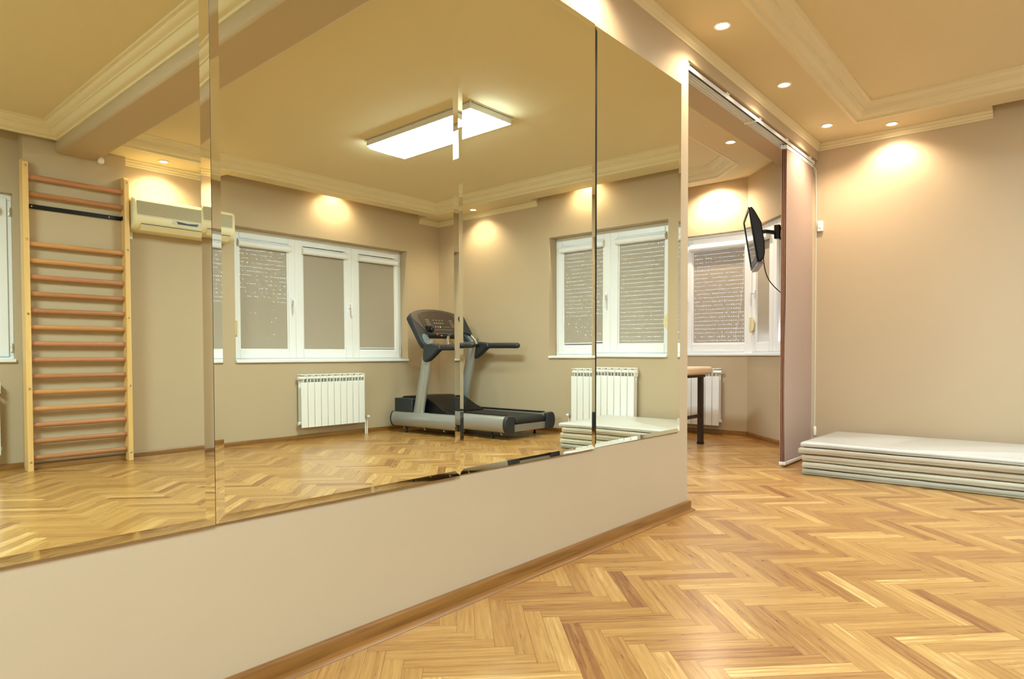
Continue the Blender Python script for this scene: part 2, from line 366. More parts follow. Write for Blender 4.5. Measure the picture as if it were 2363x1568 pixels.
# ------------------------------------------------------------------ windows
def window(name, loc, rz, x0, x1, z0, z1, sashes, slots, fd=.125, shut_z0=None, winder=None, sill=True, handles=(), hinges=(), label=None):
    """local x along the wall, local y towards the outside, wall face at y = 0"""
    t = empty(name, loc, rz, label=label, kind='structure'); M = MW[t.name]
    fr = MB(); a = .028
    fr.box(x0, x1, fd, fd+.07, z0, z0+a).box(x0, x1, fd, fd+.07, z1-a-.02, z1).box(x0, x0+a, fd, fd+.07, z0+a, z1-a-.02).box(x1-a, x1, fd, fd+.07, z0+a, z1-a-.02)
    fr.build('window_frame', WHITE, t, bevel=.003, local=True)
    if sill: MB().box(x0-.0, x1+.0, -.022, fd+.02, z0-.022, z0+.004).build('window_sill', WHITE, t, bevel=.005, local=True)
    n = len(sashes)
    for i, (s0, s1, g0, g1) in enumerate(sashes):
        gz0, gz1 = z0+.103, z1-.085; y0 = fd-.012
        s = MB(); s.box(s0, g0, y0, fd+.05, z0+.02, z1-.03).box(g1, s1, y0, fd+.05, z0+.02, z1-.03).box(g0, g1, y0, fd+.05, z0+.02, gz0).box(g0, g1, y0, fd+.05, gz1, z1-.03)
        sa = s.build('sash', WHITE, t, bevel=.006, local=True)
        MB().box(g0-.005, g1+.005, fd+.028, fd+.034, gz0-.005, gz1+.005).build('pane', GLASS, sa, local=True)
        bd = MB(); e = .012
        for q in ((g0, g0+e, gz0+e, gz1), (g1-e, g1, gz0+e, gz1), (g0, g1, gz0, gz0+e)): bd.box(q[0], q[1], y0+.012, fd+.028, q[2], q[3])
        bd.build('glazing_bead', WHITE, sa, local=True)
    for hx in handles:
        h = MB(); zc = (z0+z1)/2-.03
        h.box(hx-.014, hx+.014, fd-.024, fd-.011, zc-.035, zc+.035); h.tube([(hx, fd-.02, zc+.005), (hx, fd-.058, zc+.005)], .009)
        h.tube([(hx, fd-.055, zc+.015), (hx+.003, fd-.06, zc-.05), (hx, fd-.055, zc-.12)], .010, rs=[.011, .010, .008])
        h.build('handle', WHITE, t, bevel=.003, local=True)
    for hx in hinges:
        for zc in (z0+.09, z1-.13):
            MB().tube([(hx, fd-.012, zc-.032), (hx, fd-.012, zc-.002)], .008).tube([(hx, fd-.012, zc+.002), (hx, fd-.012, zc+.032)], .008).build('hinge', OFFW, t, local=True, smooth=True)
    # roller shutter outside
    sh = MB(); pitch = .041; zz = shut_z0 if shut_z0 else z0+.02; k = 0; yo = fd+.10
    while zz < z1-.02:
        sh.box(x0, x1, yo+.003, yo+.007, zz, zz+pitch-.0090)
        za, zb = zz+pitch-.0090, zz+pitch; per = .0245; c0 = x0; x = x0+.02
        while x < x1-.02:
            if slots(x, za, k): sh.box(c0, x, yo+.004, yo+.006, za, zb); c0 = x+.0155
            x += per
        sh.box(c0, x1, yo+.004, yo+.006, za, zb); zz += pitch; k += 1
    sh.build('roller_shutter', SHUT, t, local=True)
    if winder is not None:
        wx, wz = winder; wo = -.045 if fd < .1 else 0
        wd = MB().prism([(wx+px, wz+pz) for px, pz in [(-.017, -.07)]+arc(-.017, 0, .045, -90, 90, 14, .07)[0:]+[(-.017, .07)]], 'y', fd-.07+wo, fd-.03+wo)
        wd.box(wx-.022, wx-.004, fd-.075+wo, fd-.012+wo, wz-.075, wz+.075)
        wd.build('strap_winder', CREAM, t, bevel=.004, local=True)
        MB().box(wx-.010, wx+.006, fd-.02, fd-.018, wz+.07, z1-.05).build('shutter_strap', CREAM, t, local=True)
    return t, M
def roller_blind(M, x0, x1, zt, zb, fd, label, group, gap=0, rz=0, cord=False):
    """cassette and screen fabric fixed on a sash; zt top of glass, zb bottom"""
    c = M @ Vector(((x0+x1)/2, fd-.012, zb)); t = empty('roller_blind', c, rz, label=label, cat='blind', group=group)
    inv = MW[t.name].inverted() @ M
    def put(mb, name, m, **k):
        mb.v = [tuple(inv @ Vector(p)) for p in mb.v]; return mb.build(name, m, t, local=True, **k)
    ct = MB(); prof = [(fd-.012, zt+.075), (fd-.012, zt+.0)]+[(fd-.030-.022*math.cos(math.radians(a)), zt+.030-.03*math.sin(math.radians(a))) for a in (90, 60, 30, 0, -30, -60, -90)]+[(fd-.030, zt+.068)]
    ct.prism(prof, 'x', x0-.012, x1+.012); ca = put(ct, 'cassette', WHITE, smooth=True, bevel=.002)
    for e in (x0-.016, x1+.010): put(MB().prism([(a, b+.0) for a, b in prof], 'x', e, e+.006), 'end_cap', OFFW)
    put(MB().box(x0+.010, x1-.010, fd+.004, fd+.0052, zb+gap, zt+.02), 'fabric', BLIND)
    put(MB().box(x0+.008, x1-.008, fd-.001, fd+.009, zb+gap, zb+gap+.010), 'bottom_bar', WHITE, bevel=.002)
    if cord:
        pts = [(x1+.02+.004*math.sin(i), fd-.03, zt+.0-i*(zt-zb-.02)/14) for i in range(15)]
        pts = [(x1-.0, fd-.03, zt+.01)]+[(x1-.005-.09*(i/14)**2, fd-.03, zt+.01-(zt-zb-.06)*i/14) for i in range(1, 15)]+[(x1-.06, fd-.03, zb+.01), (x1-.02, fd-.03, zb-.01), (x1+.05, fd-.03, zb+.02), (x1+.045, fd-.03, (zt+zb)/2), (x1+.01, fd-.03, zt+.01)]
        put(MB().tube(pts, .0015, 6), 'bead_chain', WHITE)
    return t
# opposite wall: three sashes. local x = 5 - X
rnd = random.Random(3)
def sl1(x, z, k): return x > 1.40 and (z > 1.35 or rnd.random() < .12) and rnd.random() < (.62 if z > 1.6 else .4)
t, M = window('window_1', (5.0, YO, 0), PI, 0, 2.06, .80, 2.052, [(.03, .685, .085, .597), (.685, 1.37, .770, 1.284), (1.37, 2.03, 1.447, 1.96)], sl1,
              handles=(1.41, .72), hinges=(.02, .685), winder=(2.03, 1.1), label='wide white three-sash window in the wall opposite the mirrors')
G1 = 'roller blinds on the three-sash window'
roller_blind(M, 1.447, 1.96, 1.885, .905, .125, 'beige roller blind nearest the air conditioner on the three-sash window', G1, rz=PI)
roller_blind(M, .770, 1.284, 1.885, .905, .125, 'beige roller blind on the middle sash of the three-sash window', G1, rz=PI)
roller_blind(M, .085, .597, 1.885, .905, .125, 'beige roller blind on the three-sash window sash nearest the treadmill, dark gap below', G1, gap=.018, rz=PI)
# far wall: two sashes. local x = 0.14 - Y, outside +x
def sl2(x, z, k): return (x > .72 and rnd.random() < .25+.6*(z > 1.2)) or (x < .7 and rnd.random() < .96)
t, M = window('window_2', (XF, .14, 0), -PI/2, 0, 1.385, .80, 2.045, [(.03, .694, .090, .606), (.694, 1.355, .778, 1.296)], sl2,
              handles=(.735,), hinges=(1.362,), winder=(.045, 1.11), label='white two-sash window in the far wall above the radiator')
G2 = 'roller blinds on the two-sash window'
roller_blind(M, .090, .606, 1.885, .905, .125, 'beige roller blind with rows of light dots, two-sash window, beside the strap winder', G2, rz=-PI/2)
roller_blind(M, .778, 1.296, 1.885, .905, .125, 'beige roller blind on the two-sash window sash nearest the treadmill', G2, gap=.022, rz=-PI/2)
# window in the alcove behind the wall bars (only its edge shows)
t, M = window('window_3', (1.312, -2.985, 0), PI, 0, 1.362, .82, 2.05, [(.03, .68, .10, .60), (.68, 1.33, .76, 1.26)], lambda x, z, k: False, fd=.05,
              hinges=(.018,), label='white window at the left end beside the wall bars')
roller_blind(M, .10, .60, 1.885, .925, .05, 'beige roller blind on the window beside the wall bars', None, rz=PI)
# bay windows of the next room
def sl4(x, z, k): return rnd.random() < .9
t, M = window('window_4', (6.45, 2.41, 0), -PI/2, -1.55, .04, .82, 2.045, [(-.69, .02, -.60, -.035), (-1.5, -.69, -1.32, -.77)], sl4, fd=.05,
              winder=(.062, 1.10), hinges=(.02,), handles=(-.655,), sill=False, label='white bay window seen through the opening, left of the television')
roller_blind(M, -.60, -.035, 1.885, .925, .05, 'beige roller blind with light dots and a hanging bead chain, left of television', None, rz=-PI/2, cord=True)
dv = Vector(P2)-Vector(P1); ang = math.atan2(dv.y, dv.x)
t, M = window('window_5', (P1[0], P1[1], 0), ang, -.01, dv.length*.93, .82, 2.045, [(.018, .46, .10, .38), (.46, .83, .53, .78)], lambda x, z, k: False, fd=.05, shut_z0=1.02,
              handles=(.085,), sill=False, label='slanting bay window behind the television')
roller_blind(M, .10, .38, 1.885, .925, .05, 'pale roller blind on the slanting bay window behind the television', None, rz=ang)
sb = MB(); strip(sb, [P0, P1, tuple(pa)], -.022, .09, .80, .824); struct(sb, 'trim_7', WHITE, bevel=.004)
struct(MB().prism([(6.452, 2.372), (6.60, 2.20), (6.75, 2.30), (6.62, 2.46), (6.452, 2.44)], 'z', .82, 2.045), 'trim_8', WHITE)

# ------------------------------------------------------------------ mirrors
mx = [(-.091, .7075), (.7105, 1.507), (1.511, 2.303), (2.307, 3.088)]
mt = [(.3089, .00369, -.00402), (1.109, .00394, -.00602), (1.9067, .00005, -.00962), (2.6963, -.00316, -.01040)]
ml = ['tall frameless wall mirror reflecting the wall bars and beam', 'tall frameless wall mirror reflecting the three-sash window and ceiling lamp',
      'tall frameless wall mirror reflecting the treadmill running deck', 'frameless wall mirror at the wall end beside the opening, reflecting the mats']
for (a, b), (xs, t0, t1), lb in zip(mx, mt, ml):
    z0, z1, bw, e = .420, 2.169, .022, .0012
    root = empty('wall_mirror', ((a+b)/2, 1.5, z0), 0, label=lb, cat='mirror', group='mirror panels on the wall')
    def Y(x, z, o=0): return 1.5+t1*(x-xs)+t0*(z-1.35)-o
    m = MB(); ins = [(a+bw, z0+.018), (b-bw, z0+.018), (b-bw, z1-.018), (a+bw, z1-.018)]; out = [(a, z0), (b, z0), (b, z1), (a, z1)]
    vsm = [(x, Y(x, z), z) for x, z in ins]+[(x, Y(x, z, e), z) for x, z in out]
    m.add(vsm, [(0, 1, 2, 3)])
    for i in range(4):
        m.cur = 1 if (i == 3 and a > 2) else 0  # left bevel of the end panel is coloured black to imitate a dark reflection
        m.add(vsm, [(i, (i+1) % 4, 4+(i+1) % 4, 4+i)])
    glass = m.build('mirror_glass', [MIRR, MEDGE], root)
    s = MB(); vb = [(x, Y(x, z, e-.0002), z) for x, z in out]+[(x, 1.5079, z) for x, z in out]
    s.add(vb, [(i, (i+1) % 4, 4+(i+1) % 4, 4+i) for i in range(4)]+[(4, 5, 6, 7)]); s.box(b, b+.004, 1.504, 1.5078, z0, z1) if b < 3 else None; s.build('backing', CHROME if a < 0 else MEDGE, root)  # strip in each seam: chrome imitates the lit glass edge, black the dark gap

# ------------------------------------------------------------------ lights
def downlight(x, y, z, label, cone=138, p=1.0):
    t = empty('downlight', (x, y, z), 0, label=label, cat='ceiling light', group='recessed downlights')
    MB().lathe([(.030, -.001), (.042, -.001), (.043, -.004), (.038, -.008), (.030, -.006)], (x, y, z), caps=False).build('ring', OFFW, t, smooth=True)
    MB().lathe([(.001, -.0035), (.031, -.0045), (.031, -.0015), (.001, -.0015)], (x, y, z)).build('lens', BULB, t)
    ld = bpy.data.lights.new('spot', 'SPOT'); ld.energy = SPOT_W*p; ld.color = SPOT_COL; ld.spot_size = math.radians(cone); ld.spot_blend = .75; ld.shadow_soft_size = .025
    lo = bpy.data.objects.new('bulb_light', ld); C.objects.link(lo); lo.parent = t; lo.location = (0, 0, -.02)
    return t
for x, lb in ((2.26, 'recessed downlight over the mirrors, out of frame above the wall bars side'), (3.207, 'brightest recessed downlight in the soffit above the wall edge'),
              (4.147, 'recessed downlight in the soffit above the middle of the opening'), (5.08, 'recessed downlight in the soffit corner above the blind panels')):
    downlight(x, 1.332, ZS, lb)
downlight(5.345, .97, ZS, 'recessed downlight over the bare far wall, right of the corner one')
downlight(5.33, -2.2, ZS, 'recessed downlight above the treadmill, seen in the mirror')
downlight(5.455, -.75, ZC, 'recessed downlight hidden in the recess above the two-sash window', cone=155, p=1.2)
downlight(4.0, -2.835, ZC, 'recessed downlight hidden in the recess above the three-sash window', cone=155, p=1.2)
downlight(2.284, -2.74, ZS, 'recessed downlight above the air conditioner')
downlight(4.986, 2.001, ZS, 'recessed downlight in the next room above the massage table')
downlight(6.27, 2.72, ZC, 'recessed downlight hidden above the bay window', cone=155, p=2.2)
# fluorescent ceiling lamp
HOUSE = mat('lamp_housing', (225, 228, 235), .3)
def ceiling_lamp(lx0, lx1, ly0, ly1, label, glow=None):
    t = empty('ceiling_lamp', ((lx0+lx1)/2, (ly0+ly1)/2, ZC), 0, label=label, cat='ceiling lamp')
    MB().box(lx0, lx1, ly0, ly1, ZC-.006, ZC).build('base_plate', CHROME, t)
    MB().box(lx0+.01, lx1-.01, ly0+.01, ly1-.01, ZC-.05, ZC-.006).build('housing', HOUSE, t, bevel=.004)
    MB().prism([(lx0+.015, ZC-.05), (lx1-.015, ZC-.05), (lx1-.05, ZC-.066), ((lx0+lx1)/2, ZC-.07), (lx0+.05, ZC-.066)], 'y', ly0+.015, ly1-.015).build('diffuser', glow or GLOW, t)
    for xx in (lx0+.004, lx1-.004):
        for yy in (ly0+.004, (ly0+ly1)/2, ly1-.004):
            MB().lathe([(.006, 0), (.006, -.012), (.003, -.016)], (xx, yy, ZC-.004), 12).build('retaining_nut', CHROME, t, smooth=True)
ceiling_lamp(3.235, 3.685, -1.315, -.155, 'large rectangular lit fluorescent lamp on the raised ceiling, in the mirror')
ceiling_lamp(-.60, -.15, -1.315, -.155, 'added unseen fluorescent lamp over the camera end of the room, out of frame', GLOW_ADDED)  # lamp added out of view to brighten the foreground
ceiling_lamp(3.3, 3.75, 2.9, 4.0, 'added unseen fluorescent lamp on the ceiling of the next room, hidden by the mirror wall')  # unseen lamp added because the next room was too dark

# ------------------------------------------------------------------ radiators
def radiator(x0, x1, loc, rz, label, valve=1, n=10, z0=.125, z1=.655):
    """local x along the wall, local y to the wall (front at -.085), origin on wall line"""
    t = empty('radiator', loc, rz, label=label, cat='radiator', group='white sectional radiators'); w_ = (x1-x0)/n
    b = MB(); g = MB()
    for i in range(n):
        a = x0+i*w_
        b.box(a+.002, a+w_-.002, -.088, -.080, z0, z1-.078)              # front plate
        b.box(a+w_/2-.004, a+w_/2+.004, -.08, -.012, z0+.02, z1-.085)     # web
        b.box(a+.006, a+w_-.006, -.028, -.022, z0+.03, z1-.06)
        for zc in (z0+.045, z1-.035): b.tube([(a+.001, -.05, zc), (a+w_-.001, -.05, zc)], .018, 10)
        g.box(a+.003, a+w_-.003, -.082, -.076, z1-.005, z1)
        g.box(a+.003, a+w_-.003, -.024, -.018, z1-.002, z1+.003)
        g.box(a+w_/2-.003, a+w_/2+.003, -.076, -.02, z1-.085, z1-.03)
        g.box(a+.003, a+w_-.003, -.079, -.074, z1-.040, z1-.034)
        g.box(a-.003, a+.003, -.084, -.022, z1-.080, z1)
    b.build('section_block', RADM, t, bevel=.0025, local=True); g.build('top_grille', RADM, t, local=True)
    vx = x1 if valve > 0 else x0; ox = x0 if valve > 0 else x1; s = valve
    v = MB(); v.tube([(vx, -.05, z0+.045), (vx+s*.045, -.05, z0+.045)], .010).tube([(vx+s*.038, -.05, z0+.02), (vx+s*.038, -.05, z0+.065)], .013)
    v.build('valve', CHROME, t, smooth=True, local=True)
    MB().tube([(vx+s*.05, -.05, z0+.055), (vx+s*.08, -.05, z0+.055)], .014).build('valve_knob', WHITE, t, smooth=True, local=True)
    for dx in (.030, .052): MB().tube([(vx+s*dx, -.05, 0), (vx+s*dx, -.05, z0+.035)], .008).build('pipe', OFFW, t, smooth=True, local=True)
    for zc in (z0+.045, z1-.035): MB().lathe([(.006, -.012), (.016, -.010), (.018, 0), (.018, .012)], (ox, -.05, zc), 14, 'x').build('end_plug', WHITE, t, smooth=True, local=True)
    return t
# front faces point to -y in local space, so rz turns local -y into the room
radiator(0, .765, (4.32, YO, 0), PI, 'white radiator under the three-sash window, next to the treadmill', valve=-1)
radiator(0, .745, (XF, -.155, 0), -PI/2, 'white radiator under the two-sash window, partly behind the mats', z0=.14, z1=.675, valve=1)
radiator(0, .745, (1.195, -2.985, 0), PI, 'white radiator at the left edge beside the wall bars', valve=1)
radiator(0, .745, (6.45, 3.405, 0), -PI/2, 'white radiator in the next room behind the massage table', z0=.095, z1=.67, valve=-1)

# ------------------------------------------------------------------ wall bars
t = empty('wall_bars', (1.67, -2.80, 0), 0, label='tall pale wooden gymnastics wall bars with horizontal rungs', cat='wall bars')
for px in (1.322, 1.990):
    po_ = MB(); po_.prism([(-2.845, 0), (-2.762, 0), (-2.762, 2.25), (-2.785, 2.272), (-2.845, 2.272)], 'x', px, px+.036)
    post = po_.build('post', LADW, t, bevel=.002)
    for z in (2.225, 1.69, 1.15, .605, .07):
        MB().lathe([(.0085, 0), (.0085, .003), (.005, .006)], (px+.018, -2.762, z), 14, 'y').build('bolt', CHROME, post, smooth=True)
for i, z in enumerate((2.154, 2.03, 1.666, 1.543, 1.424, 1.300, 1.177, 1.056, .935, .815, .693, .576, .453, .335, .214, .094)):
    MB().tube([(1.354, -2.80, z+.0), (1.994, -2.80, z+.0)], .0185, 14, sx=.75).build('rung', RUNGS[(i*5+i//3) % 3], t, smooth=True)
MB().box(1.352, 1.992, -2.838, -2.832, 1.93, 1.962).box(1.985, 1.99, -2.838, -2.80, 1.93, 1.962).build('steel_bar', BLKM, t, bevel=.001, label='black steel bar')
for x in (1.39, 1.90): MB().lathe([(.006, 0), (.006, .003), (.003, .004)], (x, -2.832, 1.946), 12, 'y').build('screw', CHROME, t)

# ------------------------------------------------------------------ air conditioner
t = empty('air_conditioner', (2.44, YO, 1.85), 0, label='cream wall-mounted air conditioner unit beside the wall bars', cat='air conditioner')
ax0, ax1 = 2.036, 2.862; ay = YO
prof = [(0, 1.86), (0, 2.125)]+[(.03+.0, 2.13), (.15, 2.125), (.175, 2.115), (.187, 2.095), (.190, 2.0), (.193, 1.955), (.187, 1.915), (.165, 1.885), (.12, 1.862)]
ac = MB().prism([(ay+a, b) for a, b in prof], 'x', ax0, ax1); ac.build('body', CREAM, t, bevel=.018, seg=4)
g = MB()
for i in range(17): g.box(ax0+.03, ax1-.03, ay+.186, ay+.1935, 1.975+i*.0068, 1.975+i*.0068+.0028)
g.build('intake_grille', mat('grille_plastic', (206, 196, 166), .5), t)
MB().box(ax0+.03, ax1-.03, ay+.180, ay+.1912, 1.972, 2.092).build('grille_shade_panel', mat('recess', (158, 146, 116), .7), t)  # darker panel behind the slats, shade between them put into its colour
MB().prism([(ay+.188, 1.908), (ay+.192, 1.905), (ay+.150, 1.864), (ay+.146, 1.868)], 'x', ax0+.06, ax1-.05).build('air_flap', CREAM, t)
MB().box(ax0+.058, ax1-.048, ay+.186, ay+.1935, 1.908, 1.911).build('flap_gap', BLACK, t)
MB().prism([(ax0+.33, 1.966), (ax0+.345, 1.944), (ax0+.50, 1.944), (ax0+.515, 1.966), (ax0+.425, 1.958)][::-1], 'y', ay+.190, ay+.1955).build('display', BLACK, t, label='dark display strip')
MB().box(ax0+.30, ax0+.545, ay+.188, ay+.1945, 1.94, 1.970).build('display_bezel', mat('bezel', (190, 184, 165), .4), t)
tag(MB().box(2.05, 2.09, YO, YO+.022, 1.80, 1.862).build('thermostat', OFFW, bevel=.004), 'small white box on the wall just below the air conditioner', 'thermostat')
tag(MB().lathe([(.004, -.052), (.018, -.045), (.023, -.03), (.02, -.012), (.012, 0)], (1.815, -2.72, 2.375), 20).build('motion_sensor', OFFW, smooth=True), 'small white rounded sensor hanging under the beam corner', 'sensor')
t = empty('smoke_detector', (2.60, -2.66, ZS), 0, label='small round white smoke detector under the soffit above the air conditioner', cat='smoke detector')
MB().lathe([(.038, 0), (.040, -.008), (.036, -.016)], (2.60, -2.66, ZS), 24).build('base', OFFW, t, smooth=True)
MB().lathe([(.030, -.016), (.028, -.034), (.018, -.042), (.002, -.044)], (2.60, -2.66, ZS), 24).build('sensing_head', mat('detector_head', (190, 175, 175), .4), t, smooth=True)

# ------------------------------------------------------------------ treadmill
t = empty('treadmill', (4.995, -1.9, 0), 0, label='silver and dark grey treadmill in the corner, reflected in the mirror', cat='treadmill')
for s, xc in ((-1, 4.6825), (1, 5.3075)):
    prof = [(xc-s*.062, .070), (xc-s*.062, .222), (xc+s*.02, .228)]+[(xc+s*(.02+.048*math.cos(math.radians(a))), .148+.080*math.sin(math.radians(a))) for a in (70, 50, 30, 10, -10, -30, -50, -70)]+[(xc+s*.02, .068)]
    MB().prism(prof, 'y', -2.745, -1.115).build('side_rail', SILVER, t, smooth=True)
    cap = [(xc+(p[0]-xc)*1.04, .148+(p[1]-.148)*1.05) for p in prof]
    for ya, yb in ((-1.118, -1.072), (-2.77, -2.742)):
        MB().prism(cap, 'y', ya, yb).build('end_cap', TMDARK, t, bevel=.010, seg=3)
    ft = MB(); ft.box(xc-s*.058, xc+s*.012, -2.2, -1.16, .226, .231)
    for i in range(9):
        q = xc-s*.054+s*i*.0075; ft.box(q, q+s*.004, -2.18, -1.17, .231, .2345)
    ft.build('foot_rail', BLACK, t)
    up = MB(); M = []
    pts = [(xc, -2.36, .225), (xc, -2.305, .45), (xc, -2.231, .75), (xc, -2.17, 1.0)]
    vs_, fs_ = [], []; n = 18
    for i, p in enumerate(pts):
        ry = (.074, .070, .064, .058)[i]; rx = .034
        for k in range(n):
            a = 2*PI*k/n; ca_, sa_ = math.cos(a), math.sin(a)
            vs_.append((p[0]+rx*math.copysign(abs(ca_)**.7, ca_), p[1]+ry*math.copysign(abs(sa_)**.8, sa_), p[2]+(.0 if i else 0)))
    for i in range(3):
        for k in range(n): fs_.append((i*n+k, i*n+(k+1) % n, (i+1)*n+(k+1) % n, (i+1)*n+k))
    fs_ += [tuple(range(n))[::-1], tuple(3*n+k for k in range(n))]
    up.add(vs_, fs_); up.build('upright', SILVER, t, smooth=True)
    # handrail: fin and padded bar
    hx = xc+s*.030
    fin = [(-2.205, .955), (-2.10, .962), (-1.96, .948), (-1.94, .895), (-1.98, .885), (-2.06, .83), (-2.13, .785), (-2.19, .765), (-2.225, .785), (-2.222, .85)]
    MB().prism(fin, 'x', hx-.038, hx+.034).build('handle_bracket', TMDARK, t, bevel=.02, seg=4)
    hp = [(hx, -1.985, .918), (hx, -1.7, .916), (hx, -1.56, .914), (hx, -1.535, .914), (hx, -1.522, .914)]
    MB().tube(hp, .031, 18, rs=[.031, .031, .031, .026, .012]).build('handrail', TMDARK, t, smooth=True)
MB().box(4.74, 5.25, -2.5, -1.13, .150, .205).build('deck', BLACK, t)
bl = MB(); r = .045; yb = -1.135; zt = .212
prof = [(-2.5, zt), (yb, zt)]+[(yb+r*math.sin(math.radians(a)), zt-r+r*math.cos(math.radians(a))) for a in (30, 60, 90, 120, 150, 180)]+[(-2.5, zt-2*r), (-2.5, zt-2*r+.004), (yb, zt-2*r+.004)]+[(yb, zt-.004), (-2.5, zt-.004)]
bl.prism([p for p in prof[:8]]+[(yb-.01, zt-2*r), (yb-.01, zt-.006), (-2.5, zt-.006)], 'x', 4.775, 5.215).build('running_belt', BELT, t, smooth=True)
MB().box(4.73, 5.26, -2.72, -1.15, .066, .150).build('underside_shade_pan', BLACK, t)  # black pan added to block light and deepen the shadow under the deck
MB().box(4.745, 5.245, -1.112, -1.098, .072, .140).build('rear_crossbar', SILVER, t, bevel=.002)
MB().tube([(4.76, -1.13, .166), (5.23, -1.13, .166)], .036, 16).build('rear_roller', BLACK, t, smooth=True)
mc = [(-2.735, .215), (-2.735, .375), (-2.70, .392), (-2.45, .400), (-2.36, .398), (-2.22, .345), (-2.08, .275), (-1.97, .235), (-1.95, .215)]
MB().prism(mc, 'x', 4.755, 5.235).build('motor_cover', BLACK, t, bevel=.014, seg=3)
MB().box(4.655, 4.76, -2.735, -2.44, .225, .375).build('motor_cover_side', TMDARK, t, bevel=.01)
MB().box(5.23, 5.335, -2.735, -2.44, .225, .375).build('motor_cover_side', TMDARK, t, bevel=.01)
for xx in (4.67, 5.32):
    for yy in (-2.55, -1.3): MB().lathe([(.015, 0), (.015, .012), (.009, .02), (.009, .075)], (xx, yy, 0), 14).build('foot', BLACK, t, smooth=True)
for yy in (-2.62, -2.28, -1.98, -1.72, -1.20):
    MB().tube([(4.70+.014*math.cos(math.radians(a)), yy+.0, .056+.014*math.sin(math.radians(a))) for a in range(60, 330, 30)], .004, 8).build('cable_clip', OFFW, t, smooth=True)
# console: tilted plate with two lobes. local s across (x), q up the slope
cy0, cz0 = -2.165, .915; dirv = Vector((0, -.255, .365)).normalized(); nrm = Vector((0, dirv.z, -dirv.y))
def cpt(x, q, o): v = Vector((x, cy0, cz0))+dirv*q+nrm*o; return tuple(v)
W2 = .385
def arch(n, w0, q0, rise): return [(w0*math.cos(PI*i/n), q0+rise*math.sin(PI*i/n)**.8) for i in range(n+1)]
outer = [(.34, .03), (.375, .05), (.385, .12)]+[(.385+(.0)*i, .12+.26*i/2) for i in (1, 2)]
top = [(.385*math.cos(PI*i/16), .425+.105*math.sin(PI*i/16)) for i in range(17)]
right_lobe = [(.385, .38), (.385, .10), (.372, .05), (.335, .015), (.295, .02), (.268, .06), (.258, .12), (.245, .175)]
shape = top[::-1][0:0]
outline = [(x, q) for x, q in top]                       # from +x side over to -x side
left = [(-x, q) for x, q in right_lobe]
outline = [(x, q) for x, q in right_lobe[::-1]]+outline+[(x, q) for x, q in left]
cx = 4.995
n = len(outline); mb = MB()
mb.add([cpt(cx+x, q, .0) for x, q in outline]+[cpt(cx+x, q, -.07) for x, q in outline], [tuple(range(n)), tuple(range(n, 2*n))[::-1]]+[(i, (i+1) % n, n+(i+1) % n, n+i) for i in range(n)])
con = mb.build('console', TMDARK, t, bevel=.012, seg=3)
fc = [(x*.955, .02+q*.965) for x, q in outline if q > .12]
n = len(fc); mb = MB(); mb.add([cpt(cx+x, q, .004) for x, q in fc]+[cpt(cx+x, q, -.01) for x, q in fc], [tuple(range(n)), tuple(range(n, 2*n))[::-1]]+[(i, (i+1) % n, n+(i+1) % n, n+i) for i in range(n)])
mb.build('console_face', CONS2, con)
dp = [(.27*math.cos(PI*i/12), .42+.085*math.sin(PI*i/12)) for i in range(13)]+[(-.25, .215), (.25, .215)]
n = len(dp); mb = MB(); mb.add([cpt(cx+x, q, .008) for x, q in dp]+[cpt(cx+x, q, .0) for x, q in dp], [tuple(range(n)), tuple(range(n, 2*n))[::-1]]+[(i, (i+1) % n, n+(i+1) % n, n+i) for i in range(n)])
mb.build('display_panel', CONS, con)
kp = MB()
def pad(mb, x, q, w_, h_, o=.0085, d=.002):
    mb.add([cpt(cx+x-w_, q-h_, o), cpt(cx+x+w_, q-h_, o), cpt(cx+x+w_, q+h_, o), cpt(cx+x-w_, q+h_, o), cpt(cx+x-w_, q-h_, o+d), cpt(cx+x+w_, q-h_, o+d), cpt(cx+x+w_, q+h_, o+d), cpt(cx+x-w_, q+h_, o+d)],
           [(0, 3, 2, 1), (4, 5, 6, 7), (0, 1, 5, 4), (1, 2, 6, 5), (2, 3, 7, 6), (3, 0, 4, 7)])
for s in (-1, 1):
    for i in range(3):
        for j in range(5): pad(kp, s*.175+(i-1)*.018, .29+j*.022, .0045, .0045)
for i in range(5): pad(kp, -.085+i*.03, .335, .007, .006)
for i in range(4): pad(kp, -.085+i*.045, .375, .011, .003)
for i in range(9): pad(kp, -.11+i*.028, .245, .010, .0018)
for i in range(3): pad(kp, .04+i*.03, .285, .012, .0018)
kp.build('keypad', mat('key_print', (150, 140, 130), .4), con)
for x, c in ((-.095, (120, 115, 190)), (-.06, (160, 120, 70)), (-.025, (150, 215, 110))):
    mb = MB(); pad(mb, x, .282, .009, .008, .009); mb.build('button', mat('button_%d' % c[0], c, .4), con)
mb = MB(); pad(mb, -.13, .175, .008, .008, .004, .012); mb.build('stop_button', mat('stop_red', (190, 60, 45), .4), con)
mb = MB(); pad(mb, -.07, .165, .008, .006, .004, .006); mb.build('reset_button', mat('pale_key', (170, 165, 185), .4), con)
mb = MB(); pad(mb, 0, .168, .052, .014, .004, .004); mb.build('tray_recess', BLACK, con)
mb = MB(); c0 = Vector(cpt(cx-.215, .26, 0))
mb.box(c0.x-.035, c0.x+.035, c0.y-.0, c0.y+.045, c0.z-.03, c0.z+.03); mb.tube([(c0.x+.01, c0.y+.03, c0.z-.01), (c0.x+.02, c0.y+.065, c0.z-.014)], .027, 16)
mb.build('phone_holder', BLACK, con, bevel=.008)
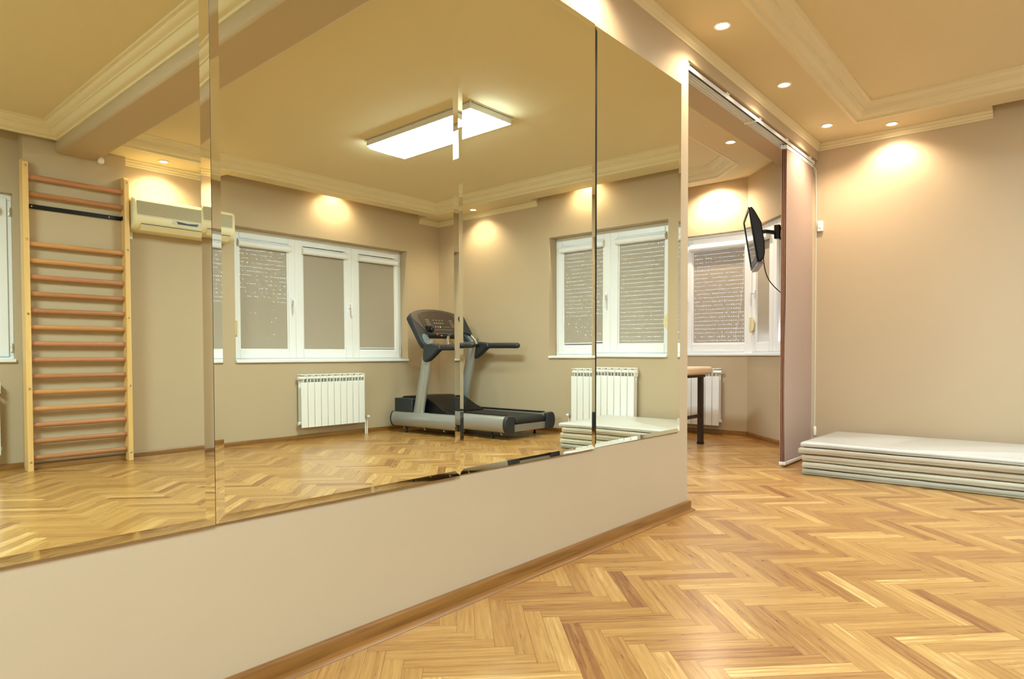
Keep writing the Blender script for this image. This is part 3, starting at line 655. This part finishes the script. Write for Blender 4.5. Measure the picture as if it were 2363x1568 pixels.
for s in (-1, 1):
    mb = MB(); vs_ = []; n = 24
    for o, k_ in ((-.002, 1), (.010, 1), (.018, .8), (.020, .4)):
        for i in range(n):
            a = 2*PI*i/n; vs_.append(cpt(cx+s*.318+.046*k_*math.cos(a), .105+.078*k_*math.sin(a), o))
    fs_ = [(r_*n+i, r_*n+(i+1) % n, (r_+1)*n+(i+1) % n, (r_+1)*n+i) for r_ in range(3) for i in range(n)]+[tuple(3*n+i for i in range(n))]
    mb.add(vs_, fs_); mb.build('speaker_pad', TMPAD, con, smooth=True)
hoop = [(cx+x, y, z) for x, y, z in ((-.20, -2.02, .935), (-.185, -2.04, .985), (-.15, -2.065, 1.035), (-.10, -2.08, 1.058), (0, -2.085, 1.062), (.10, -2.08, 1.058), (.15, -2.065, 1.035), (.185, -2.04, .985), (.20, -2.02, .935))]
MB().tube(hoop[2:7], .019, 14).build('front_grip', TMDARK, t, smooth=True)
MB().tube(hoop[:3], .016, 14).tube(hoop[6:], .016, 14).build('pulse_grip', CHROME, t, smooth=True)
MB().box(cx-.33, cx+.33, -2.13, -2.08, .905, .945).build('crossbar', TMDARK, t, bevel=.012)
MB().tube([(4.88, -2.08, 1.0), (4.885, -2.0, .93), (4.92, -1.98, .86), (4.95, -1.99, .80), (4.97, -2.0, .80)], .0025, 6).build('safety_cord', BLACK, t, smooth=True)
MB().tube([cpt(cx-.2, .24, .03), cpt(cx-.18, .18, .03), cpt(cx-.15, .13, .04), cpt(cx-.10, .13, .04), cpt(cx-.07, .17, .03)], .0025, 6).build('safety_cord', BLACK, t, smooth=True)

# ------------------------------------------------------------------ mats
labels = ['bottom exercise mat of the stack, flat on the parquet', 'grey exercise mat directly above the bottom one', 'middle exercise mat in the stack of five',
          'exercise mat just under the top one, sticking out towards the blind panels', 'pale glossy top exercise mat of the stack']
zz = [0.0008, .0455, .0915, .1415, .1865, .2235]
ofs = [(0, 0), (-.004, -.002), (-.012, 0), (-.028, .022), (.010, -.004)]
for i in range(5):
    z0, z1 = zz[i]+.0006, zz[i+1]-.0036
    ox, oy = ofs[i]; rz = math.radians(-1.4); cx_, cy_ = 5.018+ox*.3, .462+oy
    L2, Wd = .885+(.015 if i == 4 else 0), .407
    t = empty('exercise_mat', (cx_, cy_, z0), rz, label=labels[i], cat='mat', group='stacked exercise mats')
    nx, ny = 10, 26; vs_, fs_ = [], []; rr = random.Random(i)
    ph = rr.random()*6
    def bulge(u, v): return .0018*math.sin(u*3+ph)*math.sin(v*5+ph*2)
    g = MB()
    rings = []
    hz = z1-z0; prof = [(-.010, 0), (-.002, .004), (0, hz*.35), (.0, hz*.65), (-.003, hz-.005), (-.010, hz)]
    per = []
    for k in range(ny): per.append((-Wd, -L2+2*L2*k/ny))
    for k in range(nx): per.append((-Wd+2*Wd*k/nx, L2))
    for k in range(ny): per.append((Wd, L2-2*L2*k/ny))
    for k in range(nx): per.append((Wd-2*Wd*k/nx, -L2))
    NP = len(per)
    for d, h in prof:
        for (x, y) in per:
            sx = (Wd+d+.0015*math.sin(y*7+ph+h*60))/Wd; sy = (L2+d)/L2
            vs_.append((x*sx, y*sy, h+(.0012*math.sin(y*9+ph)+.0008*math.sin(y*23+ph*3)) * (1 if 0 < h < hz else .5)*(1 if i else (h > .01))))
    for r_ in range(len(prof)-1):
        for k in range(NP): fs_.append((r_*NP+k, r_*NP+(k+1) % NP, (r_+1)*NP+(k+1) % NP, (r_+1)*NP+k))
    fs_ += [tuple(range(NP))[::-1], tuple((len(prof)-1)*NP+k for k in range(NP))]
    g.add(vs_, fs_); g.build('mat_body', VINYL if i == 4 else VINYLS[i % 4], t, smooth=True, local=True)
    MB().tube([(-Wd+.004, -L2+.02, hz*.5), (-Wd-.0012, -L2+.03, hz*.5), (-Wd-.0012, L2-.03, hz*.5), (-Wd+.004, L2-.02, hz*.5)], .0012, 6).build('seam', VINYLS[0], t, local=True)

# ------------------------------------------------------------------ sliding blind panels and track
t = empty('panel_track', (4.3, 1.55, 2.30), 0, label='white aluminium sliding panel track under the lintel of the opening', cat='curtain track')
tr = MB(); tr.box(3.205, 5.455, 1.523, 1.597, 2.3135, 2.321)
for k in range(5): tr.box(3.205, 5.455, 1.523+k*.0178, 1.526+k*.0178, 2.299, 2.3145)
tr.build('rail', WHITE, t); MB().box(3.206, 5.454, 1.5272, 1.5395, 2.301, 2.3133).build('channel', BLACK, t)
for x in (3.22, 3.75, 4.28, 4.81, 5.36): MB().box(x-.02, x+.02, 1.518, 1.60, 2.3205, 2.3325).build('bracket', OFFW, t, bevel=.003)
MB().box(5.452, 5.462, 1.520, 1.60, 2.292, 2.318).build('end_cap', OFFW, t)
MB().box(4.21, 4.22, 1.52, 1.6, 2.292, 2.318).build('carrier_stop', OFFW, t)
pl_ = ['pinkish beige front panel blind facing the room', 'panel blind directly behind the front one, brown edge showing', 'third panel blind, second from the next room, brown edge showing', 'rearmost panel blind, on the next room side']
for k in range(4):
    y = 1.533+k*.0105; xa, xb = 4.832-.002*k, 5.452-.002*k
    t = empty('panel_blind', ((xa+xb)/2, y, .02), 0, label=pl_[k], cat='panel blind', group='stacked sliding panel blinds')
    mb = MB(); n = 24; m_ = 26; vs_ = []; fs_ = []
    for side in (0, 1):
        for j in range(m_+1):
            z = .035+(2.276-.035)*j/m_
            for i in range(n+1):
                u = i/n; d = .0035*math.sin(u*PI*1.5+k)*math.sin(z*1.3+.5)+(.010*max(0, 1-u*7)*math.sin(min(1, z/1.2)*PI) if k == 0 else 0)
                vs_.append((xa+(xb-xa)*u, y-.001+d*.7+(.0012 if side else 0), z))
    S = (n+1)*(m_+1)
    for j in range(m_):
        for i in range(n):
            a = j*(n+1)+i; fs_.append((a, a+1, a+n+2, a+n+1)); fs_.append((S+a, S+a+n+1, S+a+n+2, S+a+1))
    for j in range(m_):
        for i in (0, n): a = j*(n+1)+i; fs_.append((a, a+n+1, S+a+n+1, S+a))
    mb.add(vs_, fs_); mb.build('fabric', PANELF if k == 0 else PANELD, t, smooth=False)
    MB().box(xa-.004, xb, y-.0045, y+.0045, .018, .040).build('bottom_bar', WHITE, t, bevel=.002)
    MB().box(xa-.004, xb, y-.0045, y+.0045, 2.270, 2.298).build('carrier', WHITE, t, bevel=.002)
t = empty('pull_cord', (5.485, 1.512, .2), 0, label='white pull cord with a weight hanging beside the panel blinds', cat='cord')
MB().tube([(5.462, 1.53, 2.285), (5.480, 1.514, 2.25), (5.485, 1.512, 1.9), (5.485, 1.512, .24)], .0025, 6).tube([(5.47, 1.53, 2.285), (5.489, 1.516, 2.2), (5.489, 1.516, .24)], .0015, 6).build('cord', OFFW, t)
MB().lathe([(.004, .07), (.011, .062), (.013, .03), (.011, 0), (.004, -.006)], (5.485, 1.512, .175), 16).build('weight', OFFW, t, smooth=True)
t = empty('light_switch', (XF, 1.482, 1.81), 0, label='small white box with a switch on the far wall beside the cord', cat='switch')
MB().box(XF-.028, XF, 1.463, 1.502, 1.772, 1.852).build('housing', WHITE, t, bevel=.004)
MB().box(XF-.033, XF-.028, 1.472, 1.493, 1.795, 1.83).build('rocker', OFFW, t, bevel=.001)

# ------------------------------------------------------------------ television on a wall arm
tv0 = Vector((5.20, 1.862, 1.545)); d = math.radians(24.5)
t = empty('television', tv0, d, label='black flat television on a wall arm, seen edge-on through the opening', cat='television')
tl = math.radians(9); Mt = Matrix.Rotation(-tl, 4, 'X')
def tv(mb): mb.v = [tuple(Mt @ Vector(p)) for p in mb.v]; return mb
H_, WT = .435, .60
bk = [(0, 0), (-.028, 0), (-.05, .02), (-.062, .06), (-.072, .14), (-.072, .30), (-.055, .35), (-.038, .40), (-.02, H_), (0, H_)]
tv(MB().prism(bk, 'x', 0, WT)).build('case', BLACK, t, local=True, bevel=.014, seg=4)
tv(MB().box(.022, WT-.022, -.001, .0015, .055, H_-.022)).build('screen', mat('tv_screen', (60, 58, 60), .05, coat=1), t, local=True)
tv(MB().box(.0, WT, -.0, .008, 0, .022).box(.0, WT, 0, .008, H_-.02, H_).box(0, .02, 0, .008, .022, H_-.02).box(WT-.02, WT, 0, .008, .022, H_-.02)).build('bezel', BLACK, t, local=True, bevel=.002)
tv(MB().box(.03, WT-.03, -.045, .004, -.022, .0)).build('speaker_bar', mat('speaker_grey', (140, 135, 130), .4), t, local=True, bevel=.004)
Mtv = Matrix.Translation(tv0) @ Matrix.Rotation(d, 4, 'Z') @ Mt
c1 = Mtv @ Vector((.10, -.072, .235)); c2 = Vector((c1.x+.10, c1.y-.09, c1.z)); c3 = Vector((5.80, 1.81, c1.z))
arm = MB(); e0 = Mtv @ Vector((.10, -.10, .235))
arm.tube([c1, e0, (c2.x-.02, c2.y+.02, c2.z)], .017, 8); arm.build('tilt_head', BLKM, t)
MB().box(c2.x-.02, c2.x+.02, c2.y-.02, c2.y+.02, c2.z-.05, c2.z+.06).build('joint', BLKM, t, bevel=.003)
MB().tube([c2+Vector((0, 0, .045)), c3+Vector((0, 0, .055))], .013, 8).tube([c2+Vector((0, 0, -.035)), c3+Vector((0, 0, -.03))], .011, 8).build('arm', BLKM, t)
MB().box(5.79, 5.84, 1.775, 1.83, 1.66, 1.87).build('wall_plate', BLKM, t)
k0, k1, k2, k3 = Mtv @ Vector((.05, -.05, .03)), Vector((5.26, 1.83, 1.38)), Vector((5.36, 1.80, 1.36)), Vector((5.8, 1.80, 1.27))
pc = [k0*(1-u)**3+k1*3*u*(1-u)**2+k2*3*u*u*(1-u)+k3*u**3 for u in [i/14 for i in range(15)]]
MB().tube(pc, .004, 8).build('power_cable', BLACK, t, smooth=True)

# ------------------------------------------------------------------ massage table
t = empty('massage_table', (5.49, 3.3, 0), 0, label='beige padded massage table with dark legs in the next room', cat='massage table')
mx0, mx1, my0, my1 = 5.13, 5.81, 2.47, 4.2
pts = arc(mx1-.07, my0+.07, .07, -90, 0, 6)+arc(mx1-.07, my1-.07, .07, 0, 90, 6)+arc(mx0+.07, my1-.07, .07, 90, 180, 6)+arc(mx0+.07, my0+.07, .07, 180, 270, 6)
MB().prism(pts, 'z', .632, .702).build('cushion', CUSH, t, bevel=.022, seg=4)
MB().box(mx0+.05, mx1-.09, my0+.05, my1-.06, .606, .634).build('frame', BROWNM, t, bevel=.002)
for xx in (mx0+.12, mx1-.17):
    for yy in (my0+.06, my1-.1):
        lg = MB().box(xx-.022, xx+.022, yy-.022, yy+.022, .02, .608).build('leg', BROWNM, t, bevel=.003)
        MB().box(xx-.024, xx+.024, yy-.024, yy+.024, 0, .022).build('foot_cap', BLACK, lg)
for yy in (my0+.06, my1-.1): MB().box(mx0+.12, mx1-.17, yy-.012, yy+.012, .245, .275).build('crossbar', BROWNM, t)
